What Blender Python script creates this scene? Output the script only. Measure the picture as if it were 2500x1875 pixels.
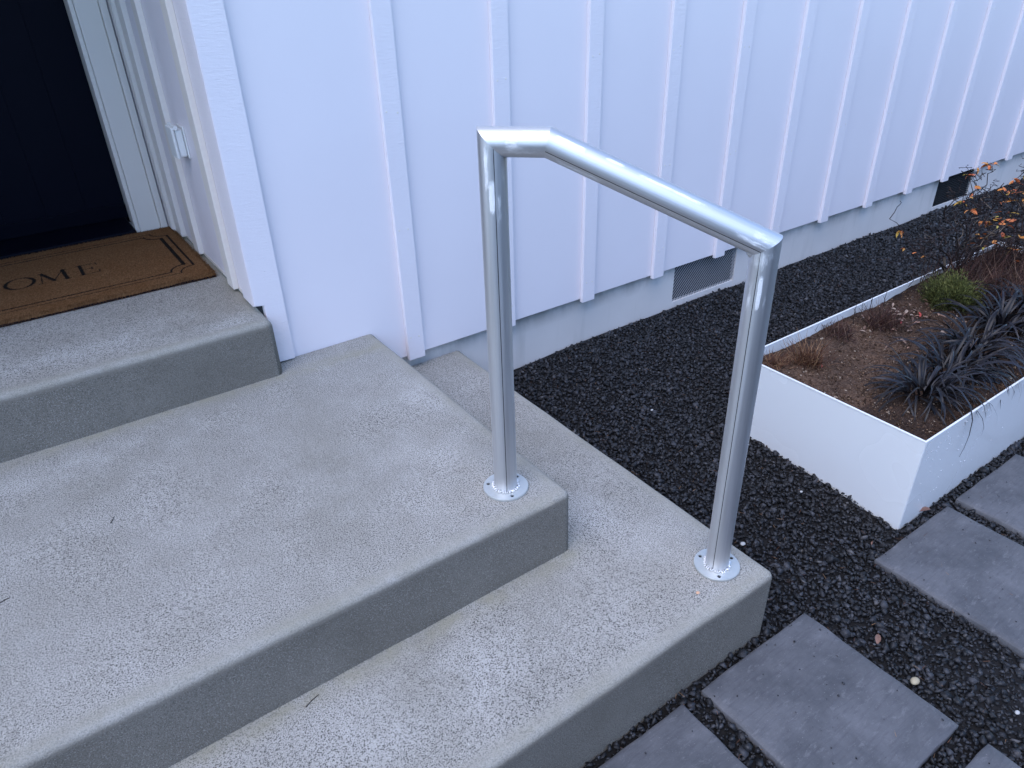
import bpy, bmesh, math, random
import numpy as np
from mathutils import Vector, Matrix, noise
for o in list(bpy.data.objects): bpy.data.objects.remove(o)
random.seed(7); rng=np.random.default_rng(7)
S=bpy.context.scene; COL=S.collection
# ------------------------------------------------------------------ camera
YAW,PITCH,ROLL=(math.radians(a) for a in (34.4106,-30.666,-1.6783))
CAM=Vector((-.5829,-2.0812,1.0885)); FPX=1767.0
fw=Vector((math.sin(YAW)*math.cos(PITCH),math.cos(YAW)*math.cos(PITCH),math.sin(PITCH)))
rt=Vector((math.cos(YAW),-math.sin(YAW),0)); up=rt.cross(fw)
rt,up=math.cos(ROLL)*rt+math.sin(ROLL)*up,-math.sin(ROLL)*rt+math.cos(ROLL)*up
cd=bpy.data.cameras.new('camera'); co=bpy.data.objects.new('camera',cd); COL.objects.link(co)
cd.sensor_width=36; cd.lens=FPX/2500*36; cd.clip_start=.02; cd.clip_end=300
m=Matrix((rt,up,-fw)).transposed().to_4x4(); m.translation=CAM; co.matrix_world=m; S.camera=co
# ------------------------------------------------------------------ sky, sun, exposure
w=bpy.data.worlds.new('World'); S.world=w; w.use_nodes=True
nt=w.node_tree; bg=nt.nodes['Background']; sk=nt.nodes.new('ShaderNodeTexSky')
SUN_EL,SUN_AZ=math.radians(60),math.radians(-112)      # azimuth clockwise from +Y
sk.sky_type='NISHITA'; sk.sun_disc=False; sk.sun_elevation=SUN_EL; sk.sun_rotation=SUN_AZ
sk.air_density=1.0; sk.dust_density=0.3; sk.ozone_density=4.0
nt.links.new(sk.outputs[0],bg.inputs[0]); bg.inputs[1].default_value=.15
ld=bpy.data.lights.new('sun','SUN'); ld.energy=.8; ld.angle=math.radians(60); ld.color=(1,.89,.83)
lo=bpy.data.objects.new('sun',ld); COL.objects.link(lo)
sd=Vector((math.sin(SUN_AZ)*math.cos(SUN_EL),math.cos(SUN_AZ)*math.cos(SUN_EL),math.sin(SUN_EL)))
lo.rotation_euler=sd.to_track_quat('Z','Y').to_euler(); lo.location=sd*20
S.view_settings.view_transform='Standard'; S.view_settings.look='None'
S.view_settings.exposure=1.62; S.view_settings.gamma=1; S.view_settings.use_curve_mapping=False

# ------------------------------------------------------------------ helpers
def link(name,me,mat=None,parent=None,loc=None):
    o=bpy.data.objects.new(name,me); COL.objects.link(o)
    if mat and me: me.materials.append(mat)
    if parent: o.parent=parent
    if loc is not None: o.location=loc
    return o
def tag(o,label=None,cat=None,group=None,kind=None):
    for k,v in (('label',label),('category',cat),('group',group),('kind',kind)):
        if v: o[k]=v
    return o
def thing(name,loc,label,cat,group=None):
    o=bpy.data.objects.new(name,None); COL.objects.link(o); o.location=loc; o.empty_display_size=.05
    return tag(o,label,cat,group)
def bm_obj(name,bm,mat,parent=None,smooth=False):
    me=bpy.data.meshes.new(name); bm.to_mesh(me); bm.free()
    if smooth: me.shade_smooth()
    o=link(name,me,mat,parent)
    if parent: o.matrix_parent_inverse=Matrix.Translation(-parent.location)
    return o
def np_mesh(name,V,F,mat,parent=None,attr=None,smooth=False):
    V=np.asarray(V,np.float32); F=np.asarray(F,np.int32); n=F.shape[1]
    me=bpy.data.meshes.new(name)
    me.vertices.add(len(V)); me.vertices.foreach_set('co',V.ravel())
    me.loops.add(F.size); me.loops.foreach_set('vertex_index',F.ravel())
    me.polygons.add(len(F)); me.polygons.foreach_set('loop_start',np.arange(0,F.size,n,dtype=np.int32))
    me.polygons.foreach_set('loop_total',np.full(len(F),n,np.int32))
    for k,v in (attr or {}).items():
        a=me.attributes.new(k,'FLOAT','POINT'); a.data.foreach_set('value',np.asarray(v,np.float32).ravel())
    me.update(calc_edges=True)
    if smooth: me.shade_smooth()
    o=link(name,me,mat,parent)
    if parent: o.matrix_parent_inverse=Matrix.Translation(-parent.location)
    return o
def box(bm,x0,x1,y0,y1,z0,z1,bev=0,seg=2):
    r=bmesh.ops.create_cube(bm,size=1)
    for v in r['verts']:
        v.co=Vector(((x0+x1)/2+v.co.x*(x1-x0),(y0+y1)/2+v.co.y*(y1-y0),(z0+z1)/2+v.co.z*(z1-z0)))
    if bev:
        es={e for v in r['verts'] for e in v.link_edges}
        bmesh.ops.bevel(bm,geom=list(es),offset=bev,segments=seg,profile=.5,affect='EDGES')
def box_obj(name,b,mat,parent=None,bev=.0015,seg=2,smooth=False):
    bm=bmesh.new(); box(bm,*b,bev,seg); return bm_obj(name,bm,mat,parent,smooth)

class NB:                                             # node builder
    def __init__(s,name,rough=.6,metal=0,spec=.5):
        s.m=bpy.data.materials.new(name); s.m.use_nodes=True; s.t=s.m.node_tree; s.b=s.t.nodes['Principled BSDF']
        s.b.inputs['Roughness'].default_value=rough; s.b.inputs['Metallic'].default_value=metal
        s.b.inputs['Specular IOR Level'].default_value=spec
    def n(s,typ,ins=None,**kw):
        q=s.t.nodes.new('ShaderNode'+typ)
        for k,v in kw.items(): setattr(q,k,v)
        for k,v in (ins or {}).items():
            if hasattr(v,'bl_idname') and hasattr(v,'outputs'): v=v.outputs[0]
            if isinstance(v,bpy.types.NodeSocket): s.t.links.new(v,q.inputs[k])
            else: q.inputs[k].default_value=v
        return q
    def obj(s,scale=(1,1,1)):
        c=s.n('TexCoord'); return s.n('Mapping',{'Vector':c.outputs['Object'],'Scale':scale})
    def noise(s,vec,scale,detail=3,rough=.5,dist=0): return s.n('TexNoise',{'Vector':vec,'Scale':scale,'Detail':detail,'Roughness':rough,'Distortion':dist})
    def ramp(s,fac,stops):
        q=s.n('ValToRGB',{'Fac':fac}); e=q.color_ramp.elements
        while len(e)<len(stops): e.new(.5)
        for el,(p,c) in zip(e,stops):
            el.position=p; el.color=(c,c,c,1) if isinstance(c,(int,float)) else (*c,1)
        return q
    def mix(s,fac,a,b,blend='MIX'):
        q=s.n('Mix',data_type='RGBA',blend_type=blend)
        for i,v in ((0,fac),(6,a),(7,b)):
            if hasattr(v,'outputs'): v=v.outputs[2] if v.bl_idname=='ShaderNodeMix' else v.outputs[0]
            if isinstance(v,bpy.types.NodeSocket): s.t.links.new(v,q.inputs[i])
            else: q.inputs[i].default_value=v if i==0 else (*v,1) if len(v)==3 else v
        return q
    def math(s,op,a,b=0.,clamp=False):
        q=s.n('Math',operation=op,use_clamp=clamp)
        for i,v in ((0,a),(1,b)):
            if hasattr(v,'outputs'): v=v.outputs[0]
            if isinstance(v,bpy.types.NodeSocket): s.t.links.new(v,q.inputs[i])
            else: q.inputs[i].default_value=v
        return q
    def attr(s,name): return s.n('Attribute',attribute_name=name).outputs['Fac']
    def out(s,col=None,rough=None,bump=None,bstr=.3,bdist=.002):
        for k,v in (('Base Color',col),('Roughness',rough)):
            if v is None: continue
            if hasattr(v,'outputs'): v=v.outputs[2] if v.bl_idname=='ShaderNodeMix' else v.outputs[0]
            if isinstance(v,bpy.types.NodeSocket): s.t.links.new(v,s.b.inputs[k])
            else: s.b.inputs[k].default_value=(*v,1) if k=='Base Color' else v
        if bump is not None:
            q=s.n('Bump',{'Height':bump,'Strength':bstr,'Distance':bdist}); s.t.links.new(q.outputs[0],s.b.inputs['Normal'])
        return s.m

# ------------------------------------------------------------------ materials
def white_paint(name,col,bscale,bstr,rough=.45,dirt=.03):
    b=NB(name,rough); v=b.obj(bscale); n=b.noise(v,1,5,.6)
    big=b.noise(b.obj((1,1,1)),2.2,3)
    c=b.mix(b.ramp(big,[(.3,0),(.75,1)]),col,tuple(x*(1-dirt) for x in col))
    sp=b.ramp(b.noise(b.obj((1,1,1)),38,2),[(.80,0),(.83,.5)])
    c=b.mix(sp,c,(.35,.32,.30))
    return b.out(c,None,n,bstr,.002)
M={}
M['siding']=white_paint('white_siding',(.825,.768,.79),(60,60,12),.06,.42)
M['rough_trim']=white_paint('rough_sawn_white_trim',(.825,.768,.79),(40,40,230),.62,.5)
M['trim']=white_paint('bounce_tinted_trim',(.80,.735,.665),(220,220,25),.14,.42)  # off-white trim, tinted warmer to imitate bounce light deep in the recess
def concrete(name,tops,faces,speck,bstr):
    b=NB(name,.85,spec=.25); v=b.obj(); fm=b.attr('riser_mix')
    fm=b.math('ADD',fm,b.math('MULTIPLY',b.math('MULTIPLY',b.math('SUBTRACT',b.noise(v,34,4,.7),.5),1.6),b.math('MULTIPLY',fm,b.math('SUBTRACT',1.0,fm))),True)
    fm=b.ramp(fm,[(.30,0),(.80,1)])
    base,dark,light=tops
    mg=b.attr('margin'); silt=b.attr('silt'); pale=b.attr('pale')
    big=b.noise(v,1.9,6,.6); mid=b.noise(v,5,7,.68); fine=b.noise(v,460,2,.6); dots=b.noise(v,330,2,.6); den=b.noise(v,4,3)
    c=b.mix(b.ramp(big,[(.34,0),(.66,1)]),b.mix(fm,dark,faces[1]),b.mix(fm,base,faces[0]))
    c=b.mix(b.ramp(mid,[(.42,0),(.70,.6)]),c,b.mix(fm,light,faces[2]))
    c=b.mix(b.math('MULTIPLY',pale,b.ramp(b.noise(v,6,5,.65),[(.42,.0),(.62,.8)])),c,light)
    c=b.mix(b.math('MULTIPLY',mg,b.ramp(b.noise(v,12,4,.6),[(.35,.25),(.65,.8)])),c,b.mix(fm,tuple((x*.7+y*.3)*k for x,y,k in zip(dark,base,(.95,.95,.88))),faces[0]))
    keep=b.math('SUBTRACT',1.0,b.math('MULTIPLY',mg,.65),True)
    sp=b.math('MULTIPLY',b.math('MULTIPLY',keep,b.ramp(den,[(.3,.7),(.6,1)])),b.math('SUBTRACT',speck,b.math('MULTIPLY',fm,.45)))
    c=b.mix(b.math('MULTIPLY',b.ramp(dots,[(.40,1),(.49,0)]),sp),c,tuple(x*.16 for x in base))
    c=b.mix(b.math('MULTIPLY',b.ramp(fine,[(.55,0),(.70,1)]),b.math('MULTIPLY',sp,.8)),c,tuple(min(.85,x*1.8) for x in base))
    st=b.ramp(b.noise(b.obj((260,14,260)),1,2,.6),[(.45,0),(.7,.22)])
    c=b.mix(st,c,tuple(x*.7 for x in dark))
    c=b.mix(b.math('MULTIPLY',silt,b.ramp(b.noise(v,16,4,.6),[(.35,.15),(.65,.8)])),c,(.30,.28,.205))
    rare=b.ramp(b.noise(v,70,1),[(.835,0),(.85,.9)]); c=b.mix(rare,c,(.03,.03,.03))
    return b.out(c,None,b.math('ADD',dots,b.math('MULTIPLY',fine,.6)),bstr,.003)
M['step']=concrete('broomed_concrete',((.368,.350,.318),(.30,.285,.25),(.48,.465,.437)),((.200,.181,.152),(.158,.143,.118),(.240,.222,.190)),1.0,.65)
b=NB('foundation_concrete',.8,spec=.2); v=b.obj(); st=b.noise(b.obj((9,9,1.2)),1,4,.6)
c=b.mix(b.ramp(b.noise(v,3,4),[(.3,0),(.7,1)]),(.61,.572,.545),(.68,.64,.61))
c=b.mix(b.ramp(st,[(.56,0),(.76,.35)]),c,(.33,.32,.29))
zz=b.n('SeparateXYZ',{'Vector':b.n('TexCoord').outputs['Object']}).outputs[2]
low=b.math('MULTIPLY',b.math('SUBTRACT',zz,-.215,True),11.0,True)
c=b.mix(b.math('MULTIPLY',low,b.ramp(b.noise(b.obj((5.5,5.5,2.2)),1,5,.65),[(.42,0),(.68,.85)])),c,(.17,.155,.13))
M['foundation']=b.out(c,None,b.noise(v,120,3),.12,.002)
b=NB('dark_navy_door',.65,spec=.12); M['door']=b.out((.0022,.003,.0095),None,b.noise(b.obj((150,150,6)),1,3),.05,.001)
b=NB('threshold_dark_metal',.55); b.b.inputs['Specular IOR Level'].default_value=.08; M['threshold']=b.out((.0022,.003,.0085))
b=NB('white_plastic',.4); M['plastic']=b.out((.74,.74,.72))
b=NB('dark_wire',.45,.3); M['wire']=b.out((.27,.27,.28))
b=NB('vent_hollow',.9); M['hollow']=b.out((.012,.012,.014))
# brushed aluminium: z runs along the tube
b=NB('brushed_aluminium',.5,1.0); v=b.obj((90,90,1.6)); st=b.noise(v,1,4,.6); sc=b.noise(b.obj((40,40,520)),1,3,.6)
big=b.noise(b.obj((20,20,5)),1,3); g=b.attr('grind')
gm=b.ramp(b.math('ADD',g,b.math('MULTIPLY',b.noise(b.obj((110,110,32)),1,5,.75),.9)),[(.74,0),(1.35,1)])
c=b.mix(b.ramp(st,[(.3,0),(.7,1)]),(.62,.62,.628),(.75,.75,.76)); c=b.mix(gm,c,(.95,.95,.95))
sep=b.n('SeparateXYZ',{'Vector':b.n('TexCoord').outputs['Object']})
ang=b.math('ARCTAN2',sep.outputs[1],sep.outputs[0]); seam=b.math('LESS_THAN',b.math('ABSOLUTE',ang),.028)
seam=b.math('MULTIPLY',seam,b.math('SUBTRACT',1.0,g,True)); c=b.mix(seam,c,(.06,.06,.07))
r=b.math('ADD',b.math('MULTIPLY',st,.22),b.math('SUBTRACT',.42,b.math('MULTIPLY',gm,-.2)))
M['alu']=b.out(c,r,b.math('ADD',b.math('MULTIPLY',st,.5),b.math('MULTIPLY',sc,b.math('MULTIPLY',gm,2.0))),.3,.0014)
b=NB('cast_aluminium',.5,.75); v=b.obj(); M['flange']=b.out(b.mix(b.noise(v,40,3),(.58,.60,.585),(.66,.68,.665)),None,b.noise(v,300,3),.1,.001)
b=NB('weld_bead',.5,1.0); M['weld']=b.out((.80,.80,.80),None,b.noise(b.obj(),300,2),.4,.001)
b=NB('powder_coated_white',.22,spec=.6); v=b.obj()
M['planter']=b.out(b.mix(b.ramp(b.noise(v,30,2),[(.78,0),(.81,.5)]),(.78,.79,.79),(.5,.5,.5)),b.ramp(b.noise(v,1.6,3),[(.3,.18),(.7,.34)]),b.noise(v,420,2),.02,.001)
b=NB('water',.05); b.b.inputs['Transmission Weight'].default_value=.6; M['water']=b.out((.9,.92,.95))
b=NB('slate_paver',.62,spec=.35); v=b.obj(); st=b.noise(b.obj((18,130,18)),1,4,.6); bl=b.noise(v,6,5,.65,.15); fi=b.noise(v,260,3)
c=b.mix(b.ramp(bl,[(.35,0),(.68,1)]),(.062,.064,.070),(.128,.128,.137))
c=b.mix(b.ramp(b.noise(b.obj((26,60,26)),1,5,.7,.3),[(.56,0),(.74,.55)]),c,(.215,.213,.22))
c=b.mix(b.ramp(st,[(.5,0),(.75,.5)]),c,(.050,.048,.058)); c=b.mix(b.ramp(fi,[(.66,0),(.74,.6)]),c,(.26,.25,.25))
M['paver']=b.out(c,None,b.math('ADD',st,b.math('MULTIPLY',fi,.5)),.35,.002)
b=NB('gravel_stone',.62,spec=.45); t=b.attr('tone'); v=b.obj()
c=b.ramp(t,[(0,(.004,.004,.005)),(.45,(.0115,.0118,.014)),(.8,(.025,.026,.031)),(.95,(.042,.043,.050)),(.975,(.07,.068,.072)),(1.0,(.12,.115,.11))])
c=b.mix(b.ramp(b.noise(v,380,3),[(.5,0),(.75,.5)]),c,(.065,.065,.072))
M['gravel']=b.out(c,b.ramp(b.noise(v,70,2),[(.3,.42),(.7,.8)]),b.noise(v,500,3),.35,.001)
b=NB('near_black_dirt',.95,spec=.2); M['dirt']=b.out(b.mix(b.noise(b.obj(),60,4),(.007,.007,.0075),(.018,.017,.0175)))  # near-black under the stones, so gaps in the gravel read dark
b=NB('potting_soil',.95,spec=.15); v=b.obj(); t=b.attr('tone')
c=b.mix(b.ramp(b.noise(v,7,4,.6),[(.35,0),(.65,1)]),(.033,.019,.014),(.105,.061,.040)); c=b.mix(b.ramp(b.noise(v,210,3),[(.4,0),(.7,.6)]),c,(.19,.13,.095))
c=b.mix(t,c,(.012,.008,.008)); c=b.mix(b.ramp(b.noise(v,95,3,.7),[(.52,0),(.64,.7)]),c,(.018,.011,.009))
M['soil']=b.out(c,None,b.noise(v,160,5,.7),.8,.006)
b=NB('soil_crumb',.9,spec=.15); M['crumb']=b.out(b.ramp(b.attr('tone'),[(0,(.03,.018,.012)),(.5,(.10,.058,.036)),(.85,(.20,.13,.085)),(1,(.4,.33,.26))]))
b=NB('coir',.95,spec=.1); t=b.attr('tone'); pr=b.attr('print'); v=b.obj()
c=b.ramp(t,[(0,(.105,.050,.021)),(.5,(.160,.080,.035)),(1,(.24,.135,.066))]); c=b.mix(b.ramp(b.noise(v,9,3),[(.4,0),(.7,.3)]),c,(.12,.047,.013))
M['coir']=b.out(b.mix(pr,c,(.012,.010,.009)),None,b.noise(v,500,3),.6,.003)
def leafmat(name,stops,rough=.5,spec=.4):
    b=NB(name,rough,spec=spec); oi=b.n('ObjectInfo'); c=b.ramp(oi.outputs['Random'],stops)
    return b.out(b.mix(b.noise(b.obj(),60,3),c,b.mix(.5,c,(.02,.015,.01))))
M['mondo']=leafmat('black_mondo_leaf',[(0,(.004,.0038,.006)),(.6,(.008,.0076,.013)),(1,(.017,.017,.027))],.42,.34)
M['orange']=leafmat('orange_leaf',[(0,(.62,.14,.05)),(.4,(.70,.20,.05)),(.7,(.66,.30,.05)),(1,(.50,.40,.07))])
M['tanleaf']=leafmat('tan_leaf',[(0,(.10,.05,.035)),(.35,(.30,.18,.13)),(.7,(.50,.38,.30)),(1,(.40,.22,.15))],.6)
M['redleaf']=leafmat('red_leaf',[(0,(.55,.06,.05)),(1,(.62,.12,.06))],.5)
def varmat(name,stops,rough=.7):
    b=NB(name,rough,spec=.25); return b.out(b.ramp(b.attr('tone'),stops))
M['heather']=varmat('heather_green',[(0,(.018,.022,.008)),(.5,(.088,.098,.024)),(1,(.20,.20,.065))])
M['straw']=varmat('dead_grass',[(0,(.045,.018,.012)),(.6,(.13,.055,.03)),(1,(.32,.19,.10))])
M['bark']=varmat('twig_bark',[(0,(.016,.011,.011)),(.7,(.035,.022,.02)),(1,(.16,.12,.09))])
M['redstem']=varmat('red_brown_stem',[(0,(.020,.010,.009)),(.75,(.075,.032,.025)),(1,(.19,.12,.08))])
b=NB('pale_pebble',.6); M['pebble']=b.out(b.mix(b.noise(b.obj(),90,3),(.42,.36,.24),(.30,.25,.17)))
b=NB('white_chip',.6); M['chip']=b.out((.42,.42,.41))
b=NB('copper_flake',.6); M['flake']=b.out((.65,.38,.24))

# ------------------------------------------------------------------ the setting
Z3,ZG,R1=-.181,-.381,.1805
def sstep(t): t=np.clip(t,0,1); return t*t*(3-2*t)
def gz(x,y):                                           # gravel level
    x=np.asarray(x,float); y=np.asarray(y,float)
    g=-.380+.028*sstep((y+1.43)/.55)+.016*sstep((y+.75)/.7)-.016*sstep((1.15-x)/.35)*sstep((y+1.0)/.6)
    return g+.005*np.sin(x*7.3+y*3.1)*np.sin(y*9.7-x*2.2)
xs=np.concatenate([[-60,-20,-8],np.arange(-4,9.01,.1),[14,25,60]]); ys=np.concatenate([[-60,-20],np.arange(-9,-4,.5),np.arange(-4,.41,.1),[6,20,60]])
X,Y=np.meshgrid(xs,ys,indexing='ij'); Zz=gz(np.clip(X,-4,9),np.clip(Y,-1.6,.1))-.012
Zz=Zz+2.0*sstep((-3.0-Y)/3.4)                          # unseen bank added across the path to block low sky light
def grid_faces(nx,ny):
    i,j=np.meshgrid(np.arange(nx-1),np.arange(ny-1),indexing='ij'); a=(i*ny+j).ravel()
    return np.stack([a,a+ny,a+ny+1,a+1],1)
o=np_mesh('ground',np.stack([X,Y,Zz],-1).reshape(-1,3),grid_faces(*X.shape),M['dirt'],smooth=True); tag(o,kind='structure')

# house ------------------------------------------------------------
H=thing('house',(0,0,ZG),'white board and batten house wall with recessed dark doorway beside the steps','house')
ZS,B0,BS,BW,BT=-.1295,.3948,.3981,.0637,.018
TOP=2.9
def board(x0,x1,z0,name='siding_board'): return box_obj(name,(x0,x1,0,.012,z0,TOP),M['siding'],H,.0006,1)
edges=[0.0]+[B0+BW/2+BS*k for k in range(21)]
for k in range(len(edges)-1):
    board(edges[k]+(.0008 if k else -.06),edges[k+1]-.0008,ZS)
for k in range(20):
    x=B0+BS*k
    box_obj('batten',(x,x+BW,-BT,-.0003,ZS-.012,TOP),M['rough_trim'],H,.002,2)
# corner board: L-shaped, notched over the landing
bm=bmesh.new()
pr=[(-.0895,R1+.026),(-.0617,R1+.022),(-.0610,.006),(0,.004),(0,TOP),(-.0895,TOP)]
f=bm.faces.new([bm.verts.new((x,-BT-.001,z)) for x,z in pr]); r=bmesh.ops.extrude_face_region(bm,geom=[f])
for g_ in r['geom']:
    if isinstance(g_,bmesh.types.BMVert): g_.co.y=-.0005
bmesh.ops.recalc_face_normals(bm,faces=bm.faces[:]); bmesh.ops.bevel(bm,geom=[e for e in bm.edges if e.calc_face_angle(0)>.5],offset=.002,segments=2,affect='EDGES')
bm_obj('corner_board',bm,M['rough_trim'],H)
box_obj('corner_board',(-.0895,-.0725,.0,.093,R1+.018,TOP),M['rough_trim'],H,.002,2)
# recess side wall (faces -x)
XS=-.072
for y0,y1 in ((.0935,.2225),(.2235,.6265),(.6275,1.03)):
    box_obj('siding_board',(XS,XS+.012,y0,y1,R1+.014,TOP),M['siding'],H,.0006,1)
box_obj('flashing',(XS-.001,XS+.02,.09,1.02,R1+.001,R1+.0135),M['trim'],H,.0005,1)
for y0,y1 in ((.193,.257),(.597,.661)):
    box_obj('batten',(XS-.0185,XS-.0003,y0,y1,R1+.010,TOP),M['trim'],H,.002,2)
box_obj('trim_board',(XS-.0185,XS-.0003,.845,.93,R1+.008,TOP),M['trim'],H,.002,2)
box_obj('trim_board',(XS-.031,XS-.0003,.931,.985,R1+.008,TOP),M['trim'],H,.003,2)
# door casing, jamb, door
YD=1.03
box_obj('door_casing',(-.128,-.1035,YD-.028,YD+.02,R1+.006,TOP),M['trim'],H,.004,3)
box_obj('door_casing',(-.203,-.1288,YD-.012,YD+.02,R1+.004,TOP),M['trim'],H,.003,2)
box_obj('door_jamb',(-.207,-.10,YD+.0205,YD+.20,R1+.004,TOP),M['trim'],H,.002,2)
box_obj('door_jamb',(-.218,-.2035,YD+.003,YD+.055,R1+.004,TOP),M['trim'],H,.002,2)
box_obj('recess_wall',(-.1,-.06,YD-.02,YD+.3,R1,TOP),M['siding'],H,0)
bm=bmesh.new()
x=-.2075
while x>-1.34:
    box(bm,max(x-.1395,-1.342),x,YD+.20,YD+.245,R1+.03,2.35,.0008,1); x-=.1398
door=bm_obj('door',bm,M['door'],H)
box_obj('door_sweep',(-1.342,-.2078,YD+.187,YD+.1995,R1+.0203,R1+.075),M['threshold'],H,.003,2)
box_obj('threshold',(-1.342,-.2185,YD-.015,YD+.26,R1-.02,R1+.02),M['threshold'],H,.006,2)
box_obj('recess_wall',(-1.36,-.19,YD+.262,YD+.29,R1-.02,2.36),M['threshold'],H,0)  # unseen dark panel added behind the door to stop light leaking through
# mirrored left side of the recess, head and ceiling with shading canopy (outside the frame)
box_obj('recess_wall',(-1.478,-1.466,-.0,YD+.3,R1+.002,TOP),M['siding'],H,0)
box_obj('door_casing',(-1.466,-1.3422,YD-.012,YD+.2,R1+.004,TOP),M['trim'],H,.002,1)
box_obj('door_head',(-1.3415,-.2185,YD-.01,YD+.3,2.352,TOP),M['trim'],H,.002,1)
box_obj('recess_shade_canopy',(-2.9,.05,-.32,YD+.32,2.22,2.28),M['siding'],H,0)  # unseen ceiling, extended left and forward as a canopy to shade the recess
for k in range(7): box_obj('siding_board',(-1.466-.4*(k+1)+.001,-1.466-.4*k,-.0,.012,ZS,TOP),M['siding'],H,0)
box_obj('soffit',(-4.3,8.4,-.30,1.4,TOP,TOP+.05),M['trim'],H,0)
bm=bmesh.new()
for k in range(14):
    z=ZS+random.uniform(.05,.12)
    while z<1.6:
        for dx in (.016,.048):
            bmesh.ops.create_cone(bm,cap_ends=True,segments=8,radius1=.0032,radius2=.0026,depth=.0012,matrix=Matrix.Translation((B0+BS*k+dx+random.uniform(-.003,.003),-BT-.0004,z+random.uniform(-.01,.01)))@Matrix.Rotation(math.pi/2,4,'X'))
        z+=random.uniform(.36,.44)
nh=bm_obj('nail_heads',bm,M['trim'],H); nh['kind']='stuff'
# foundation with two crawl-space vents
VZ=-.3155; vents=[(1.772,2.196),(4.03,4.452)]
fx=[-4.3,vents[0][0],vents[0][1],vents[1][0],vents[1][1],8.4]
for a,c in ((0,1),(2,3),(4,5)): box_obj('foundation',(fx[a],fx[c],.026,.20,-.75,-.09),M['foundation'],H,.001,1)
for i,(x0,x1) in enumerate(vents):
    box_obj('foundation',(x0+.0005,x1-.0005,.0265,.20,-.75,VZ),M['foundation'],H,.001,1)
    vent=box_obj('crawl_space_vent',(x0+.001,x1-.001,.047,.06,VZ+.0005,-.09),M['hollow'],H,0)  # solid near-black backing, painted for the unlit depth behind the screen
    # expanded-metal mesh: two families of slanted wires
    bm=bmesh.new(); h=-.10-VZ
    if i==0:
        s=.0185; nw=int((x1-x0+h)/s)
        for fam in (1,):
            for q in range(nw):
                a0=x0-h*(1 if fam>0 else 0)+q*s
                p0=Vector((a0,0,VZ)); p1=Vector((a0+h,0,VZ+h))
                if fam<0: p0=Vector((a0+h,0,VZ)); p1=Vector((a0,0,VZ+h)); 
                d=(p1-p0)
                def clipx(p,q_,xx): t=(xx-p.x)/(q_.x-p.x); return p+(q_-p)*t
                lo_,hi_=(p0,p1) if p0.x<p1.x else (p1,p0)
                if hi_.x<=x0 or lo_.x>=x1: continue
                if lo_.x<x0: lo_=clipx(lo_,hi_,x0)
                if hi_.x>x1: hi_=clipx(lo_,hi_,x1)
                if (hi_-lo_).length<.006: continue
                wd=.0019 if fam>0 else .0006; yy=.032 if fam>0 else .036
                nrm=Vector((-(hi_-lo_).z,0,(hi_-lo_).x)).normalized()*wd
                vs=[bm.verts.new(Vector((p.x,yy+dy,p.z))) for p,dy in ((lo_+nrm,0),(lo_-nrm,-.0016),(hi_-nrm,-.0016),(hi_+nrm,0))]
                bm.faces.new(vs)
        wm=bm_obj('wire_mesh',bm,M['wire'],vent)
    else:
        nz=int(h/.012)
        for q in range(nz): box(bm,x0+.002,x1-.002,.03,.05,VZ+.004+q*.012,VZ+.0065+q*.012)
        wm=bm_obj('louvre_screen',bm,M['hollow'],vent)
    wm.matrix_parent_inverse=vent.matrix_parent_inverse
    wm.parent=vent; wm.matrix_parent_inverse=Matrix()

# outlet cover on the recess side wall ------------------------------
OC=thing('outlet_cover',(XS,.44,.545),'white hinged weatherproof outlet cover on the recess wall beside the door','outlet cover')
box_obj('backplate',(XS-.006,XS-.0005,.43,.51,.557,.654),M['plastic'],OC,.002,2)
bm=bmesh.new(); box(bm,XS-.030,XS-.0065,.435,.505,.562,.648,.006,3); bm_obj('box_body',bm,M['plastic'],OC)
bm=bmesh.new(); box(bm,XS-.040,XS-.0305,.431,.509,.559,.654,.004,3); bm_obj('lid',bm,M['plastic'],OC)
bm=bmesh.new(); bmesh.ops.create_cone(bm,cap_ends=True,segments=20,radius1=.007,radius2=.007,depth=.082,matrix=Matrix.Translation((XS-.026,.47,.653))@Matrix.Rotation(math.pi/2,4,'X')); bm_obj('hinge',bm,M['plastic'],OC)

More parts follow.
